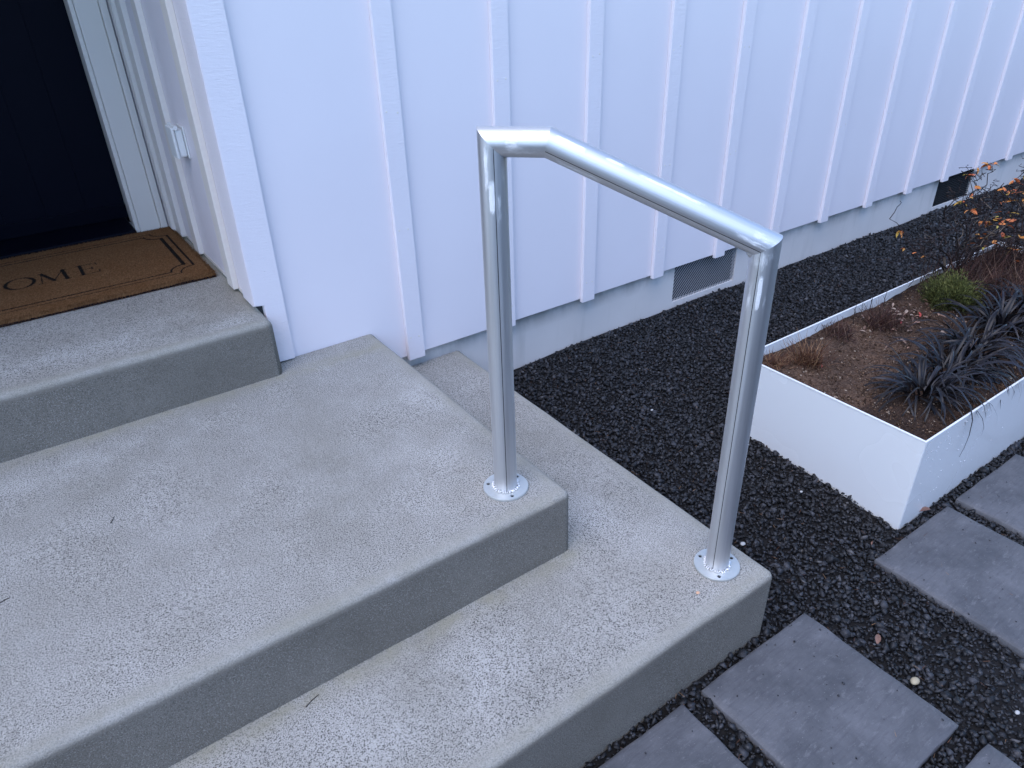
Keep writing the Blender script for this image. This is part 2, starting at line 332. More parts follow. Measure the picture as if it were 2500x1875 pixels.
# concrete steps -----------------------------------------------------
ST=thing('front_steps',(-.775,-.6,ZG),'weathered grey concrete steps wrapping round in front of the doorway','steps')
PALE=((.05,-.80,.16,.24,0),(.20,-.50,.10,.30,0),(-.15,-1.22,.42,.10,Z3),(.42,-.98,.10,.20,Z3),(-.62,-.22,.5,.10,0),(-.5,.06,.5,.10,R1),(-.16,-.02,.12,.07,R1))   # worn, bleached patches
def step(name,x0,x1,y0,y1,z0,z1,rad,seed,silt=None):
    bm=bmesh.new(); box(bm,x0,x1,y0,y1,z0,z1)
    es=[e for e in bm.edges if all(abs(v.co.z-z1)<1e-5 for v in e.verts) and not all(abs(v.co.y-y1)<1e-5 for v in e.verts)]
    es+=[e for e in bm.edges if abs(e.verts[0].co.x-x1)<1e-5 and abs(e.verts[1].co.x-x1)<1e-5 and all(abs(v.co.y-y0)<1e-5 for v in e.verts)]
    bmesh.ops.bevel(bm,geom=es,offset=rad,segments=5,profile=.5,affect='EDGES')
    for ax,a,c,st in ((0,x0,x1,.05),(1,y0,y1,.05)):
        cuts=[a+st*i for i in range(1,int((c-a)/st))]
        cuts+=[x1-q for q in (.03,.043,.06)] if ax==0 else [y0+q for q in (.03,.043,.06)]+([silt+q for q in (-.06,-.035,-.012,0)] if silt else [])
        if ax==0: cuts=[q for q in cuts if q<x1-.004]
        for p in cuts:
            no=Vector((1,0,0)) if ax==0 else Vector((0,1,0))
            bmesh.ops.bisect_plane(bm,geom=bm.verts[:]+bm.edges[:]+bm.faces[:],plane_co=no*p,plane_no=no)
    bmesh.ops.bisect_plane(bm,geom=bm.verts[:]+bm.edges[:]+bm.faces[:],plane_co=(0,0,z1-rad-.004),plane_no=(0,0,1))
    for v in bm.verts:
        c=v.co; k=.0022
        v.co=c+Vector((noise.noise(c*6+Vector((seed,0,0))),noise.noise(c*6+Vector((0,seed,3))),noise.noise(c*5+Vector((5,0,seed)))*.8))*k
    me=bpy.data.meshes.new(name); bm.normal_update()
    la=bm.verts.layers.float.new('margin'); lb=bm.verts.layers.float.new('silt'); lc=bm.verts.layers.float.new('pale')
    for v in bm.verts:
        q=min(x1-v.co.x,v.co.y-y0); v[la]=max(0,min(1,(.050-q)/.026)) if v.co.z>z1-rad*1.15 else 0
        if v.co.z>z1-.01: v[lc]=max([0]+[max(0,min(1,1.6*(1-math.hypot((v.co.x-px_)/rx,(v.co.y-py_)/ry)))) for px_,py_,rx,ry,pz_ in PALE if abs(pz_-z1)<.02])
        if silt and v.co.z>z1-.01 and v.co.x<.30: v[lb]=max(0,1-abs(v.co.y-silt+.012)/.045)
    ld_=bm.verts.layers.float.new('riser_mix')
    for v in bm.verts: v[ld_]=max(0,min(1,1-v.normal.z)) if v.co.z>z1-rad*1.3 else 1  # blends the tread colours into the darker riser colours by vertex normal
    for f in bm.faces: f.smooth=max(abs(c_) for c_ in f.normal)<.985
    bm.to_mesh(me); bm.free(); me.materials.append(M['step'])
    o=link(name,me,None,ST); o.matrix_parent_inverse=Matrix.Translation(-ST.location); return o
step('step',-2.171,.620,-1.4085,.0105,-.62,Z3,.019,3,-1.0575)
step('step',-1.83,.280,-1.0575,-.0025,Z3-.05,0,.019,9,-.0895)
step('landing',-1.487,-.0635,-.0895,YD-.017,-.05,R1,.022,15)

# pavers -------------------------------------------------------------
PT=tag(thing('paved_path',(.5,-1.7,ZG),None,None),kind='structure')
def paver(x0,x1,y0,y1,rot=0):
    bm=bmesh.new(); cx,cy=(x0+x1)/2,(y0+y1)/2
    box(bm,x0-cx,x1-cx,y0-cy,y1-cy,-.045,0)
    for ax in (0,1):
        h=(x1-x0)/2 if ax==0 else (y1-y0)/2; p=-h+.02
        while p<h-.005:
            no=Vector((1,0,0)) if ax==0 else Vector((0,1,0))
            bmesh.ops.bisect_plane(bm,geom=bm.verts[:]+bm.edges[:]+bm.faces[:],plane_co=no*p,plane_no=no); p+=.02
    off=Vector((cx*3,cy*3,0))
    for v in bm.verts:
        n=noise.noise_vector((v.co+off)*22)
        v.co+=Vector((n.x*.0032,n.y*.0032,n.z*.0008 if v.co.z>-.001 else 0))
    es=[e for e in bm.edges if len(e.link_faces)==2 and e.calc_face_angle()>.8 and e.verts[0].co.z>-.004 and e.verts[1].co.z>-.004]
    bmesh.ops.bevel(bm,geom=es,offset=.0016,segments=1,affect='EDGES')
    o=bm_obj('paver',bm,M['paver'],PT,True); o.matrix_parent_inverse=Matrix()
    o.location=Vector((cx,cy,-.3705+random.uniform(-.0015,.0015)))-PT.location; o.rotation_euler=(random.uniform(-.003,.003),random.uniform(-.003,.003),rot)
    return (x0-.002,x1+.002,y0-.002,y1+.002)
P=[]
for x0,x1 in ((-.53,-.152),(-.09,.298),(.358,.740),(1.052,1.428),(1.486,1.868),(1.93,2.31),(2.37,2.75),(2.81,3.19)):
    P.append(paver(x0,x1,-1.826,-1.4385,random.uniform(-.006,.006)))
for x0,x1 in ((.362,.745),(1.05,1.43),(1.49,1.87)):
    P.append(paver(x0,x1,-2.27,-1.882,random.uniform(-.004,.004)))

# planter box ---------------------------------------------------------
PX0,PX1,PY0,PY1,PZ=1.238,2.99,-1.4015,-.780,-.075
PL=thing('planter_box',((PX0+PX1)/2,(PY0+PY1)/2,ZG),'long white metal planter box on black gravel','planter')
t=.004
box_obj('panel',(PX0,PX0+t,PY0+.0005,PY1-.0005,-.45,PZ-.0062),M['planter'],PL,.0008,1)
box_obj('panel',(PX1-t,PX1,PY0+.0005,PY1-.0005,-.45,PZ-.0062),M['planter'],PL,.0008,1)
box_obj('panel',(PX0+t+.0004,PX1-t-.0004,PY0,PY0+t,-.45,PZ-.0062),M['planter'],PL,.0008,1)
box_obj('panel',(PX0+t+.0004,PX1-t-.0004,PY1-t,PY1,-.45,PZ-.0062),M['planter'],PL,.0008,1)
bm=bmesh.new(); rw=.0050
for b4 in ((PX0-.001,PX0+rw,PY0-.001,PY1+.001),(PX1-rw,PX1+.001,PY0-.001,PY1+.001),(PX0+rw+.0003,PX1-rw-.0003,PY0-.001,PY0+rw),(PX0+rw+.0003,PX1-rw-.0003,PY1-rw,PY1+.001)):
    box(bm,*b4,PZ-.006,PZ,.0015,2)
bm_obj('rim',bm,M['planter'],PL)
bm=bmesh.new()
for k in range(90):
    x=PX0+.02+abs(random.gauss(0,.28)); z=random.uniform(-.33,-.10) if random.random()<.35 else PZ-.012-abs(random.gauss(0,.05))
    r=random.uniform(.0008,.0019); bmesh.ops.create_icosphere(bm,subdivisions=1,radius=r,matrix=Matrix.Translation((x,PY0-.0002,z)))
d=bm_obj('water_drops',bm,M['water'],PL,True); d['kind']='stuff'
# soil
def sz(x,y):
    x=np.asarray(x,float); y=np.asarray(y,float)
    return -.112+.010*np.sin(x*4.1+1)*np.sin(y*8)+.006*np.sin(x*11+y*7)-.012*sstep((y+.86)/.08)*0+.012*sstep((x-1.9)/.5)
nx,ny=330,116
X,Y=np.meshgrid(np.linspace(PX0+t+.001,PX1-t-.001,nx),np.linspace(PY0+t+.001,PY1-t-.001,ny),indexing='ij')
nz=np.array([noise.fractal(Vector((a*26,c*26,0)),1,2,5) for a,c in zip(X.ravel(),Y.ravel())]).reshape(X.shape)
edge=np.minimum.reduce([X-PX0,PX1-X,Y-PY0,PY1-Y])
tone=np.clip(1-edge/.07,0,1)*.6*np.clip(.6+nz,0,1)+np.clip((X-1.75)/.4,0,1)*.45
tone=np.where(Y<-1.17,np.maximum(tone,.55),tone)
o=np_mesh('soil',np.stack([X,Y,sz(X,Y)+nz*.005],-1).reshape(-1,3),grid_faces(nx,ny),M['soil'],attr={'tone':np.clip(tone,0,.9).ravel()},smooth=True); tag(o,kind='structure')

# ------------------------------------------------------------------ loose stones
def rock_templates(n,pts,flat):
    out=[]
    for k in range(n):
        bm=bmesh.new()
        for i in range(pts):
            v=Vector((random.gauss(0,1),random.gauss(0,1),random.gauss(0,1))).normalized()
            v*=random.uniform(.8,1.1); bm.verts.new((v.x,v.y*random.uniform(.65,.85),v.z*flat))
        r=bmesh.ops.convex_hull(bm,input=bm.verts[:]); 
        bmesh.ops.delete(bm,geom=[g for g in r['geom_interior'] if isinstance(g,bmesh.types.BMVert)],context='VERTS')
        bmesh.ops.triangulate(bm,faces=bm.faces[:]); bm.verts.ensure_lookup_table(); bm.verts.index_update()
        out.append((np.array([v.co[:] for v in bm.verts]),np.array([[v.index for v in f.verts] for f in bm.faces]))); bm.free()
    return out
def rot_mats(n,tilt):
    a=rng.uniform(0,2*np.pi,n); tx=rng.normal(0,tilt,n); ty=rng.normal(0,tilt,n)
    ca,sa,cx,sx,cy,sy=np.cos(a),np.sin(a),np.cos(tx),np.sin(tx),np.cos(ty),np.sin(ty); o=np.zeros(n); l=np.ones(n)
    Rz=np.stack([ca,-sa,o,sa,ca,o,o,o,l],1).reshape(n,3,3); Rx=np.stack([l,o,o,o,cx,-sx,o,sx,cx],1).reshape(n,3,3); Ry=np.stack([cy,o,sy,o,l,o,-sy,o,cy],1).reshape(n,3,3)
    return Rx@Ry@Rz
def scatter(name,pos,size,templ,tilt,mat,tone):
    idx=rng.integers(0,len(templ),len(pos)); Vs=[];Fs=[];Ts=[];b0=0
    for k,(v,f) in enumerate(templ):
        s=np.where(idx==k)[0]
        if not len(s): continue
        Rm=rot_mats(len(s),tilt); vv=np.einsum('nij,vj->nvi',Rm,v)*size[s][:,None,None]+pos[s][:,None,:]
        ff=f[None]+(np.arange(len(s))*len(v))[:,None,None]+b0; b0+=len(s)*len(v)
        Vs.append(vv.reshape(-1,3)); Fs.append(ff.reshape(-1,3)); Ts.append(np.repeat(tone[s],len(v)))
    return np_mesh(name,np.concatenate(Vs),np.concatenate(Fs),mat,attr={'tone':np.concatenate(Ts)})
def in_view(p,margin):
    v=p-np.array(CAM); z=v@np.array(fw); x=v@np.array(rt)/np.maximum(z,.05)*FPX; y=v@np.array(up)/np.maximum(z,.05)*FPX
    return (z>.05)&(np.abs(x)<1250*(1+margin))&(np.abs(y)<937*(1+margin))
def gravel_points(x0,x1,y0,y1,s):
    a,c=np.meshgrid(np.arange(x0,x1,s),np.arange(y0,y1,s),indexing='ij'); p=np.stack([a.ravel(),c.ravel()],1)+rng.uniform(-.5,.5,(a.size,2))*s
    x,y=p[:,0],p[:,1]; ok=np.ones(len(p),bool)
    for (a0,a1,c0,c1) in P: ok&=~((x>a0)&(x<a1)&(y>c0)&(y<c1))
    ok&=~((x<.624)&(y>-1.411)); ok&=~((x>PX0-.003)&(x<PX1+.003)&(y>PY0-.003)&(y<PY1+.003)); ok&=y<.010
    return p[ok]
g=[gravel_points(-.6,3.3,-2.35,.02,.0112),gravel_points(-.6,3.3,-2.35,.02,.014),gravel_points(3.3,7.2,-1.6,.02,.014)]
pos=np.concatenate(g); big=np.concatenate([np.zeros(len(g[0])),np.full(len(g[1]),-1),np.ones(len(g[2]))])
pos=np.concatenate([pos,gz(pos[:,0],pos[:,1])[:,None]],1); keep=in_view(pos,.22); pos=pos[keep]; big=big[keep]
pos[:,2]+=rng.normal(0,.0030,len(pos))-.004
size=np.clip(rng.lognormal(math.log(.0085),.36,len(pos)),.0032,.0185)*np.where(big>0,1.3,np.where(big<0,.42,1))
inpath=(pos[:,1]<-1.41); size=np.where(inpath,size*1.04,size)
gr=scatter('gravel',pos,size,rock_templates(22,9,.5),.55,M['gravel'],rng.uniform(0,1,len(pos))**1.15*.985); tag(gr,kind='stuff')
n=900; q=np.stack([rng.uniform(-.2,2.4,n),rng.uniform(-2.2,-1.43,n)],1); on=np.zeros(n,bool)
for a0,a1,c0,c1 in P: on|=(q[:,0]>a0+.004)&(q[:,0]<a1-.004)&(q[:,1]>c0+.004)&(q[:,1]<c1-.004)
q=q[on]; ed_=np.min(np.stack([np.min(np.stack([q[:,0]-a0,a1-q[:,0],q[:,1]-c0,c1-q[:,1]]),0)*np.where((q[:,0]>a0)&(q[:,0]<a1)&(q[:,1]>c0)&(q[:,1]<c1),1,9e9)+np.where((q[:,0]>a0)&(q[:,0]<a1)&(q[:,1]>c0)&(q[:,1]<c1),0,9e9) for a0,a1,c0,c1 in P]),0)
q=q[rng.random(len(q))<np.exp(-ed_/.020)+.008]; q=np.concatenate([q,np.full((len(q),1),-.3685)],1)
o=scatter('grit',q,np.clip(rng.lognormal(math.log(.0017),.5,len(q)),.0007,.006),rock_templates(6,8,.5),.3,M['gravel'],rng.uniform(0.2,1,len(q))); tag(o,kind='stuff')
# soil crumbs
n=22000; p=np.stack([rng.uniform(PX0+.01,PX1-.02,n),rng.uniform(PY0+.01,PY1-.01,n)],1); p=np.concatenate([p,(sz(p[:,0],p[:,1])+.001)[:,None]],1)
o=scatter('soil_crumbs',p,np.clip(rng.lognormal(math.log(.0022),.5,n),.0008,.008),rock_templates(6,8,.7),.8,M['crumb'],rng.uniform(0,1,n)**1.6); tag(o,kind='stuff')

# ------------------------------------------------------------------ handrail
R=.0268
A=Vector((.165,-.951,0)); B=Vector((.2365,-1.0225,.7975)); C_=Vector((.5205,-1.3065,.6205)); D=Vector((.5235,-1.3095,Z3)); A1=Vector((.1635,-.9495,.7975))
HR=thing('handrail',((A+D)/2).to_tuple()[:2]+(Z3,),'brushed aluminium pipe handrail standing across the two lower steps','handrail')
def tube(name,p0,p1,n0,n1,seam_dir,patches,seg=64):
    """straight pipe along local z from p0 to p1; ends cut on planes with normals n0, n1 (mitres)"""
    d=(p1-p0).normalized(); L=(p1-p0).length
    x=(seam_dir-d*seam_dir.dot(d)).normalized(); y=d.cross(x); Mx=Matrix((x,y,d)).transposed()
    l0=Mx.transposed()@n0; l1=Mx.transposed()@n1
    rings=70; V=[];G=[]
    tc=Mx.transposed()@(CAM-(p0+p1)/2); ac=math.atan2(tc.y,tc.x)        # the side that shows in the photo
    for i in range(rings+1):
        f=i/rings
        for k in range(seg):
            a=2*math.pi*k/seg; vx,vy=R*math.cos(a),R*math.sin(a)
            za=-(l0.x*vx+l0.y*vy)/l0.z; zb=L-(l1.x*vx+l1.y*vy)/l1.z
            z=za+(zb-za)*f; V.append((vx,vy,z)); q=0
            for pa,pw,z0,z1,st in patches:                              # hand-ground spots by the welds
                da=abs((a-ac-math.radians(pa)+math.pi)%(2*math.pi)-math.pi)/math.radians(pw); dz=abs(z-(z0+z1)/2)/(abs(z1-z0)/2)
                q=max(q,st*max(0,1-max(da,dz)**2.5))
            G.append(q)
    F=[(i*seg+k,i*seg+(k+1)%seg,(i+1)*seg+(k+1)%seg,(i+1)*seg+k) for i in range(rings) for k in range(seg)]
    o=np_mesh(name,V,F,M['alu'],HR,{'grind':np.array(G)*.8},True)
    o.matrix_parent_inverse=Matrix(); Mt=Mx.to_4x4(); Mt.translation=p0-HR.location; o.matrix_basis=Mt; return o
Zv=Vector((0,0,1)); d1=(B-A1).normalized(); d2=(C_-B).normalized(); cam_side=(CAM-Vector((.3,-1.1,.5)))
mA=(Zv+d1).normalized(); mB=(d1+d2).normalized(); mC=(d2-Zv).normalized()
sA=Vector((-.10,-1,0)); sD=Vector((-1,-.35,0))
tube('post',A+Zv*.004,A1,Zv,mA,Vector((-.55,-1,0)),((-8,16,.66,.735,1),(-28,14,.69,.80,.7),(22,13,.63,.72,.55),(0,60,.775,.83,.5),(40,25,.70,.80,.4)))
tube('rail',A1,B,mA,mB,Vector((1,1,-1)),((0,40,.02,.06,.6),(-30,22,.05,.13,.9),(35,30,.0,.11,.45)))
tube('rail',B,C_,mB,mC,Vector((-.8,-.8,-.55)),((-30,15,.005,.075,1),(-42,11,.10,.15,.8),(-36,9,.15,.33,.75),(60,18,.0,.14,.6),(15,14,.36,.46,.6),(-20,30,.39,.46,.5)))
tube('post',D+Zv*.004,C_,Zv,-mC,sD,((2,12,.665,.755,1),(-38,14,.66,.74,.6),(30,16,.64,.72,.45),(0,70,.75,.80,.5)))
def flange(c,rot):
    bm=bmesh.new(); ro,ri,rh=.0535,.0245,.0044; holes=[(.0425*math.cos(rot+i*2*math.pi/3),.0425*math.sin(rot+i*2*math.pi/3)) for i in range(3)]
    # plate with real holes: disc rings filled between outlines
    loops=[]
    def loop(cx,cy,r,n): 
        vs=[bm.verts.new((cx+r*math.cos(2*math.pi*i/n),cy+r*math.sin(2*math.pi*i/n),.0055)) for i in range(n)]
        return [bm.edges.new((vs[i],vs[(i+1)%n])) for i in range(n)]
    es=loop(0,0,ro,56)+loop(0,0,ri,40)
    for h in holes: es+=loop(*h,rh,14)
    bmesh.ops.triangle_fill(bm,edges=es,use_beauty=True,use_dissolve=False)
    fs=bm.faces[:]; r=bmesh.ops.extrude_face_region(bm,geom=fs)
    for g_ in r['geom']:
        if isinstance(g_,bmesh.types.BMVert): g_.co.z=.0
    bmesh.ops.recalc_face_normals(bm,faces=bm.faces[:])
    rim=[e for e in bm.edges if all(abs(v.co.xy.length-ro)<1e-4 and v.co.z>.005 for v in e.verts)]
    bmesh.ops.bevel(bm,geom=rim,offset=.0012,segments=2,affect='EDGES')
    bmesh.ops.translate(bm,verts=bm.verts[:],vec=c)
    f=bm_obj('flange',bm,M['flange'],HR)
    for h in holes:                                    # dark discs painted in for the shade down the anchor holes
        hb=bmesh.new(); bmesh.ops.create_cone(hb,cap_ends=True,segments=14,radius1=rh*.96,radius2=rh*.96,depth=.001,matrix=Matrix.Translation(c+Vector((h[0],h[1],.0018))))
        ho=bm_obj('hole_shade_disc',hb,M['hollow'],f); ho.matrix_parent_inverse=Matrix()
    bm=bmesh.new()
    n=34
    for i in range(n):                                 # weld bead: overlapping ripples round the pipe
        a=2*math.pi*i/n; rr=R+.0025+random.uniform(-.001,.0015); s=random.uniform(.0026,.0042)
        Mx=Matrix.Translation(c+Vector((rr*math.cos(a),rr*math.sin(a),.0082+random.uniform(-.001,.0012))))@Matrix.Rotation(a+random.uniform(-.8,.8),4,'Z')@Matrix.Diagonal((1.5*s,.6*s,.8*s,1))
        bmesh.ops.create_icosphere(bm,subdivisions=2,radius=1,matrix=Mx)
    w_=bm_obj('weld_bead',bm,M['weld'],f,True); w_.matrix_parent_inverse=Matrix()
    return f
def fillet(P0,off,r,sx):                              # ground weld filling the inside of a mitre
    bm=bmesh.new(); bmesh.ops.create_icosphere(bm,subdivisions=3,radius=r)
    side=off.cross(Vector((1,-1,0)).normalized() if abs(off.z)<2 else off); ax=Vector((1,1,0)).normalized()
    for v in bm.verts:
        c=v.co; v.co=P0+off+c+ax*(c.dot(ax))*(sx-1)
    o=bm_obj('weld_fillet',bm,M['alu'],HR,True)
fillet(A1,d1*R*.60-Zv*R*.60,.0165,.85)
iC=(-d2-Zv).normalized(); fillet(C_,iC*R*.72,.0185,.8)
flange(A+Vector((0,0,.0008)),math.radians(15.6)); flange(D+Vector((0,0,.0008)),math.radians(-12))

# ------------------------------------------------------------------ doormat
MX0,MX1,MY0,MY1,MZ=-1.452,-.097,.368,.985,R1+.020
DM=thing('doormat',((MX0+MX1)/2,(MY0+MY1)/2,R1),'brown coir doormat with black welcome lettering and double border lines before the door','doormat')
# print drawn as distance to strokes
def seg_d(px,py,a,c):
    ax,ay=a; bx,by=c; dx,dy=bx-ax,by-ay; tt=np.clip(((px-ax)*dx+(py-ay)*dy)/(dx*dx+dy*dy+1e-12),0,1)
    return np.hypot(px-ax-tt*dx,py-ay-tt*dy)
TH,TN=.0085,.0035
SER=.014
def glyph(ch):                                         # strokes in a unit cell: (points, half width)
    h=1.0
    if ch=='E': return [((0,0),(0,1),'T'),((0,0),(.62,0),'N'),((0,1),(.62,1),'N'),((0,.52),(.42,.52),'N'),((.62,0),(.66,.2),'N'),((.62,1),(.64,.8),'N'),((.42,.42),(.42,.62),'N'),((-.13,0),(0,0),'N'),((-.13,1),(0,1),'N')]
    if ch=='L': return [((0,0),(0,1),'T'),((0,0),(.62,0),'N'),((.62,0),(.66,.22),'N'),((-.13,0),(0,0),'N'),((-.13,1),(.13,1),'N')]
    if ch=='M': return [((0,0),(.06,1),'N'),((.06,1),(.45,.08),'T'),((.45,.08),(.86,1),'N'),((.86,1),(.92,0),'T'),((-.13,0),(.13,0),'N'),((.78,0),(1.06,0),'N'),((-.04,1),(.06,1),'N'),((.86,1),(.98,1),'N')]
    if ch=='W': return [((0,1),(.26,0),'T'),((.26,0),(.5,.95),'N'),((.5,.95),(.76,0),'T'),((.76,0),(1.0,1),'N'),((-.12,1),(.12,1),'N'),((.9,1),(1.1,1),'N')]
    pts=[]; n=28
    a0,a1=(0,2*math.pi) if ch=='O' else (math.radians(42),math.radians(318))
    for i in range(n):
        u0=a0+(a1-a0)*i/n; u1=a0+(a1-a0)*(i+1)/n; mid=(u0+u1)/2
        f=lambda u:(.5+.52*math.cos(u),.5+.52*math.sin(u))
        pts.append((f(u0),f(u1),abs(math.cos(mid))))
    if ch=='C': pts+=[((.90,.70),(.90,.92),'N'),((.90,.08),(.90,.28),'N')]
    return pts
LH,LW=.100,.080
def print_mask(px,py):
    m_=np.zeros(px.shape)
    def stroke(a,c,hw):
        nonlocal m_
        x0,x1=min(a[0],c[0])-hw-.003,max(a[0],c[0])+hw+.003; y0,y1=min(a[1],c[1])-hw-.003,max(a[1],c[1])+hw+.003
        s=(px>x0)&(px<x1)&(py>y0)&(py<y1)
        if s.any(): m_[s]=np.maximum(m_[s],np.clip((hw-seg_d(px[s],py[s],a,c))/.0012+.5,0,1))
    for ch,xs_ in (('W',-1.088),('E',-.962),('L',-.872),('C',-.786),('O',-.684),('M',-.583),('E',-.461)):
        for st in glyph(ch):
            a,c,k=st; hw=.0062 if k=='T' else .0019 if k=='N' else .0018+.0042*k
            stroke((xs_+a[0]*LW,.621+a[1]*LH),(xs_+c[0]*LW,.621+c[1]*LH),hw)
    for off,hw,hx in ((.0,.0022,.0036),(.026,.0030,.0062)):
        x0,x1,y0,y1=MX0+.042+off,MX1-.042-off,MY0+.060+off*1.0,MY1-.062-off
        q=.052
        for sx,xx in ((1,x0),(-1,x1)):
            stroke((xx,y0+q),(xx,y1-q),hx)
            for sy,yy in ((1,y0),(-1,y1)):              # scooped corner
                n=10; pr=None
                for i in range(n+1):
                    u=math.pi/2*i/n; p_=(xx+sx*q*math.sin(u)*1.0,yy+sy*q*math.cos(u))
                    if pr: stroke(pr,p_,hw*1.2)
                    pr=p_
        for yy in (y0,y1): stroke((x0+q,yy),(x1-q,yy),hw)
    return m_
nx,ny=520,238
X,Y=np.meshgrid(np.linspace(MX0,MX1,nx),np.linspace(MY0,MY1,ny),indexing='ij')
ed=np.minimum.reduce([X-MX0,MX1-X,Y-MY0,MY1-Y]); zz=MZ-.012*np.clip(1-ed/.012,0,1)**2+rng.normal(0,.0006,X.shape)
wav=np.sin(X*23)*.0015+np.sin(X*61+1)*.0008
V=np.stack([X,Y+wav*np.where(ed<.05,1,0),zz],-1).reshape(-1,3); pm=print_mask(X,Y)
base=np_mesh('mat_pile',V,grid_faces(nx,ny),M['coir'],DM,{'tone':rng.uniform(0,1,X.size),'print':pm.ravel()},True)
sk_=[]; # skirt
box_obj('mat_backing',(MX0+.001,MX1-.001,MY0+.001,MY1-.001,R1+.001,R1+.0085),M['threshold'],DM,0)
# bristles: the pile and the frayed cut edges
nb=52000; bx=rng.uniform(-.98,MX1,nb); by=rng.uniform(MY0,MY1,nb)
ne=9000; ex=np.concatenate([rng.uniform(-.98,MX1,ne-2500),np.full(2500,MX1)]); ey=np.concatenate([np.where(rng.random(ne-2500)<.7,MY0,MY1),rng.uniform(MY0,MY1,2500)])
top_tip=np.stack([bx+rng.normal(0,.0025,nb),by+rng.normal(0,.0025,nb),MZ+rng.uniform(.0005,.0035,nb)],1); top_root=np.stack([bx,by,np.full(nb,MZ-.003)],1)
outx=np.where(ex>=MX1-1e-6,1,0)*rng.uniform(.001,.008,ne); outy=np.where(ex>=MX1-1e-6,0,np.where(ey<.6,-1,1))*rng.uniform(.001,.008,ne)
ez=rng.uniform(R1+.002,MZ-.001,ne)
e_root=np.stack([ex-np.sign(outx)*.012,ey-np.sign(outy)*.012,ez+.003],1); e_tip=np.stack([ex+outx+rng.normal(0,.003,ne),ey+outy,np.maximum(ez+rng.normal(-.002,.003,ne),R1+.001)],1)
root=np.concatenate([top_root,e_root]); tip=np.concatenate([top_tip,e_tip]); N_=len(root)
ang=rng.uniform(0,np.pi,N_); wv=np.stack([np.cos(ang),np.sin(ang),np.zeros(N_)],1)*.0009
V=np.stack([root-wv,root+wv,tip],1).reshape(-1,3); F=np.arange(N_*3).reshape(-1,3)
pmk=np.concatenate([print_mask(bx,by),np.zeros(ne)]); tn=np.concatenate([rng.uniform(0,1,nb),rng.uniform(.2,1,ne)])
o=np_mesh('coir_bristles',V,F,M['coir'],DM,{'tone':np.repeat(tn,3),'print':np.repeat(pmk,3)}); o['kind']='stuff'

# ------------------------------------------------------------------ plants
def blade_mesh(name,L,wd,lift,droop,mat,seg=8,bend=0):
    """arching strap leaf from the origin along +x"""
    V=[];x=z=0; a=lift
    for i in range(seg+1):
        f=i/seg; hw=wd*.5*(1-f**3*.97)*(.55+.45*min(1,f*4)); side=bend*f*f*L
        V+=[(x,side-hw,z+hw*.35),(x,side,z),(x,side+hw,z+hw*.35)]
        ds=L/seg; x+=math.cos(a)*ds; z+=math.sin(a)*ds; a-=droop/seg*(.5+f)
    F=[]
    for i in range(seg):
        for k in (0,1): a0=i*3+k; F.append((a0,a0+1,a0+4,a0+3))
    me=bpy.data.meshes.new(name); me.from_pydata(V,[],F); me.shade_smooth(); me.materials.append(mat); return me
MB=[blade_mesh('strap_leaf',random.uniform(.17,.27),random.uniform(.0085,.0120),random.uniform(.2,1.2),random.uniform(2.0,3.5),M['mondo'],8,random.uniform(-.25,.25)) for _ in range(18)]
def mondo(x,y,n,rad,label,sc=1):
    z=float(sz(x,y)); T=thing('mondo_grass',(x,y,z-.004),label,'plant','black mondo grass clumps in the planter')
    for i in range(n):
        me=random.choice(MB); o=bpy.data.objects.new('leaf',me); COL.objects.link(o); o.parent=T
        a=random.uniform(0,2*math.pi); r=rad*math.sqrt(random.random()); b=random.uniform(0,2*math.pi)
        a2=a+random.gauss(0,.5)
        o.location=(r*math.cos(a),r*math.sin(a),random.uniform(-.004,.004)); o.rotation_euler=(random.gauss(0,.25),random.uniform(-.5,.15),a2)
        s=sc*random.uniform(.6,1.05); o.scale=(s,s*random.uniform(.8,1.2),s)
    return T
mondo(1.52,-1.245,105,.055,'front black mondo grass clump nearest the planter corner',.95)
mondo(1.72,-1.225,105,.06,'second black mondo grass clump counted from the planter corner',1.0)
mondo(1.93,-1.20,110,.06,'third black mondo grass clump, in front of the green heather',1.0)
mondo(2.15,-1.18,105,.06,'fourth black mondo grass clump, right of the green heather',1.0)
mondo(2.38,-1.17,105,.06,'farthest black mondo grass clump at the edge of the view',1.0)
# hanging leaf over the side wall
T0=[o for o in bpy.data.objects if o.name=='mondo_grass'][0]
V=[];pts=[Vector((1.53,-1.27,-.09)),Vector((1.515,-1.31,-.035)),Vector((1.49,-1.355,-.032)),Vector((1.475,-1.395,-.055)),Vector((1.465,-1.415,-.09)),Vector((1.458,-1.422,-.135)),Vector((1.450,-1.423,-.175)),Vector((1.442,-1.421,-.205))]
for i,p_ in enumerate(pts):
    f=i/(len(pts)-1); hw=.0036*(1-f**4*.95); V+=[p_+Vector((-hw,.0,0)),p_+Vector((0,-.0008,0)),p_+Vector((hw,0,0))]
F=[(i*3+k,i*3+k+1,i*3+k+4,i*3+k+3) for i in range(len(pts)-1) for k in (0,1)]
me=bpy.data.meshes.new('leaf'); me.from_pydata([tuple(v_) for v_ in V],[],F); me.shade_smooth()
o=link('leaf',me,M['mondo'],T0); o.matrix_parent_inverse=Matrix.Translation(-T0.location)

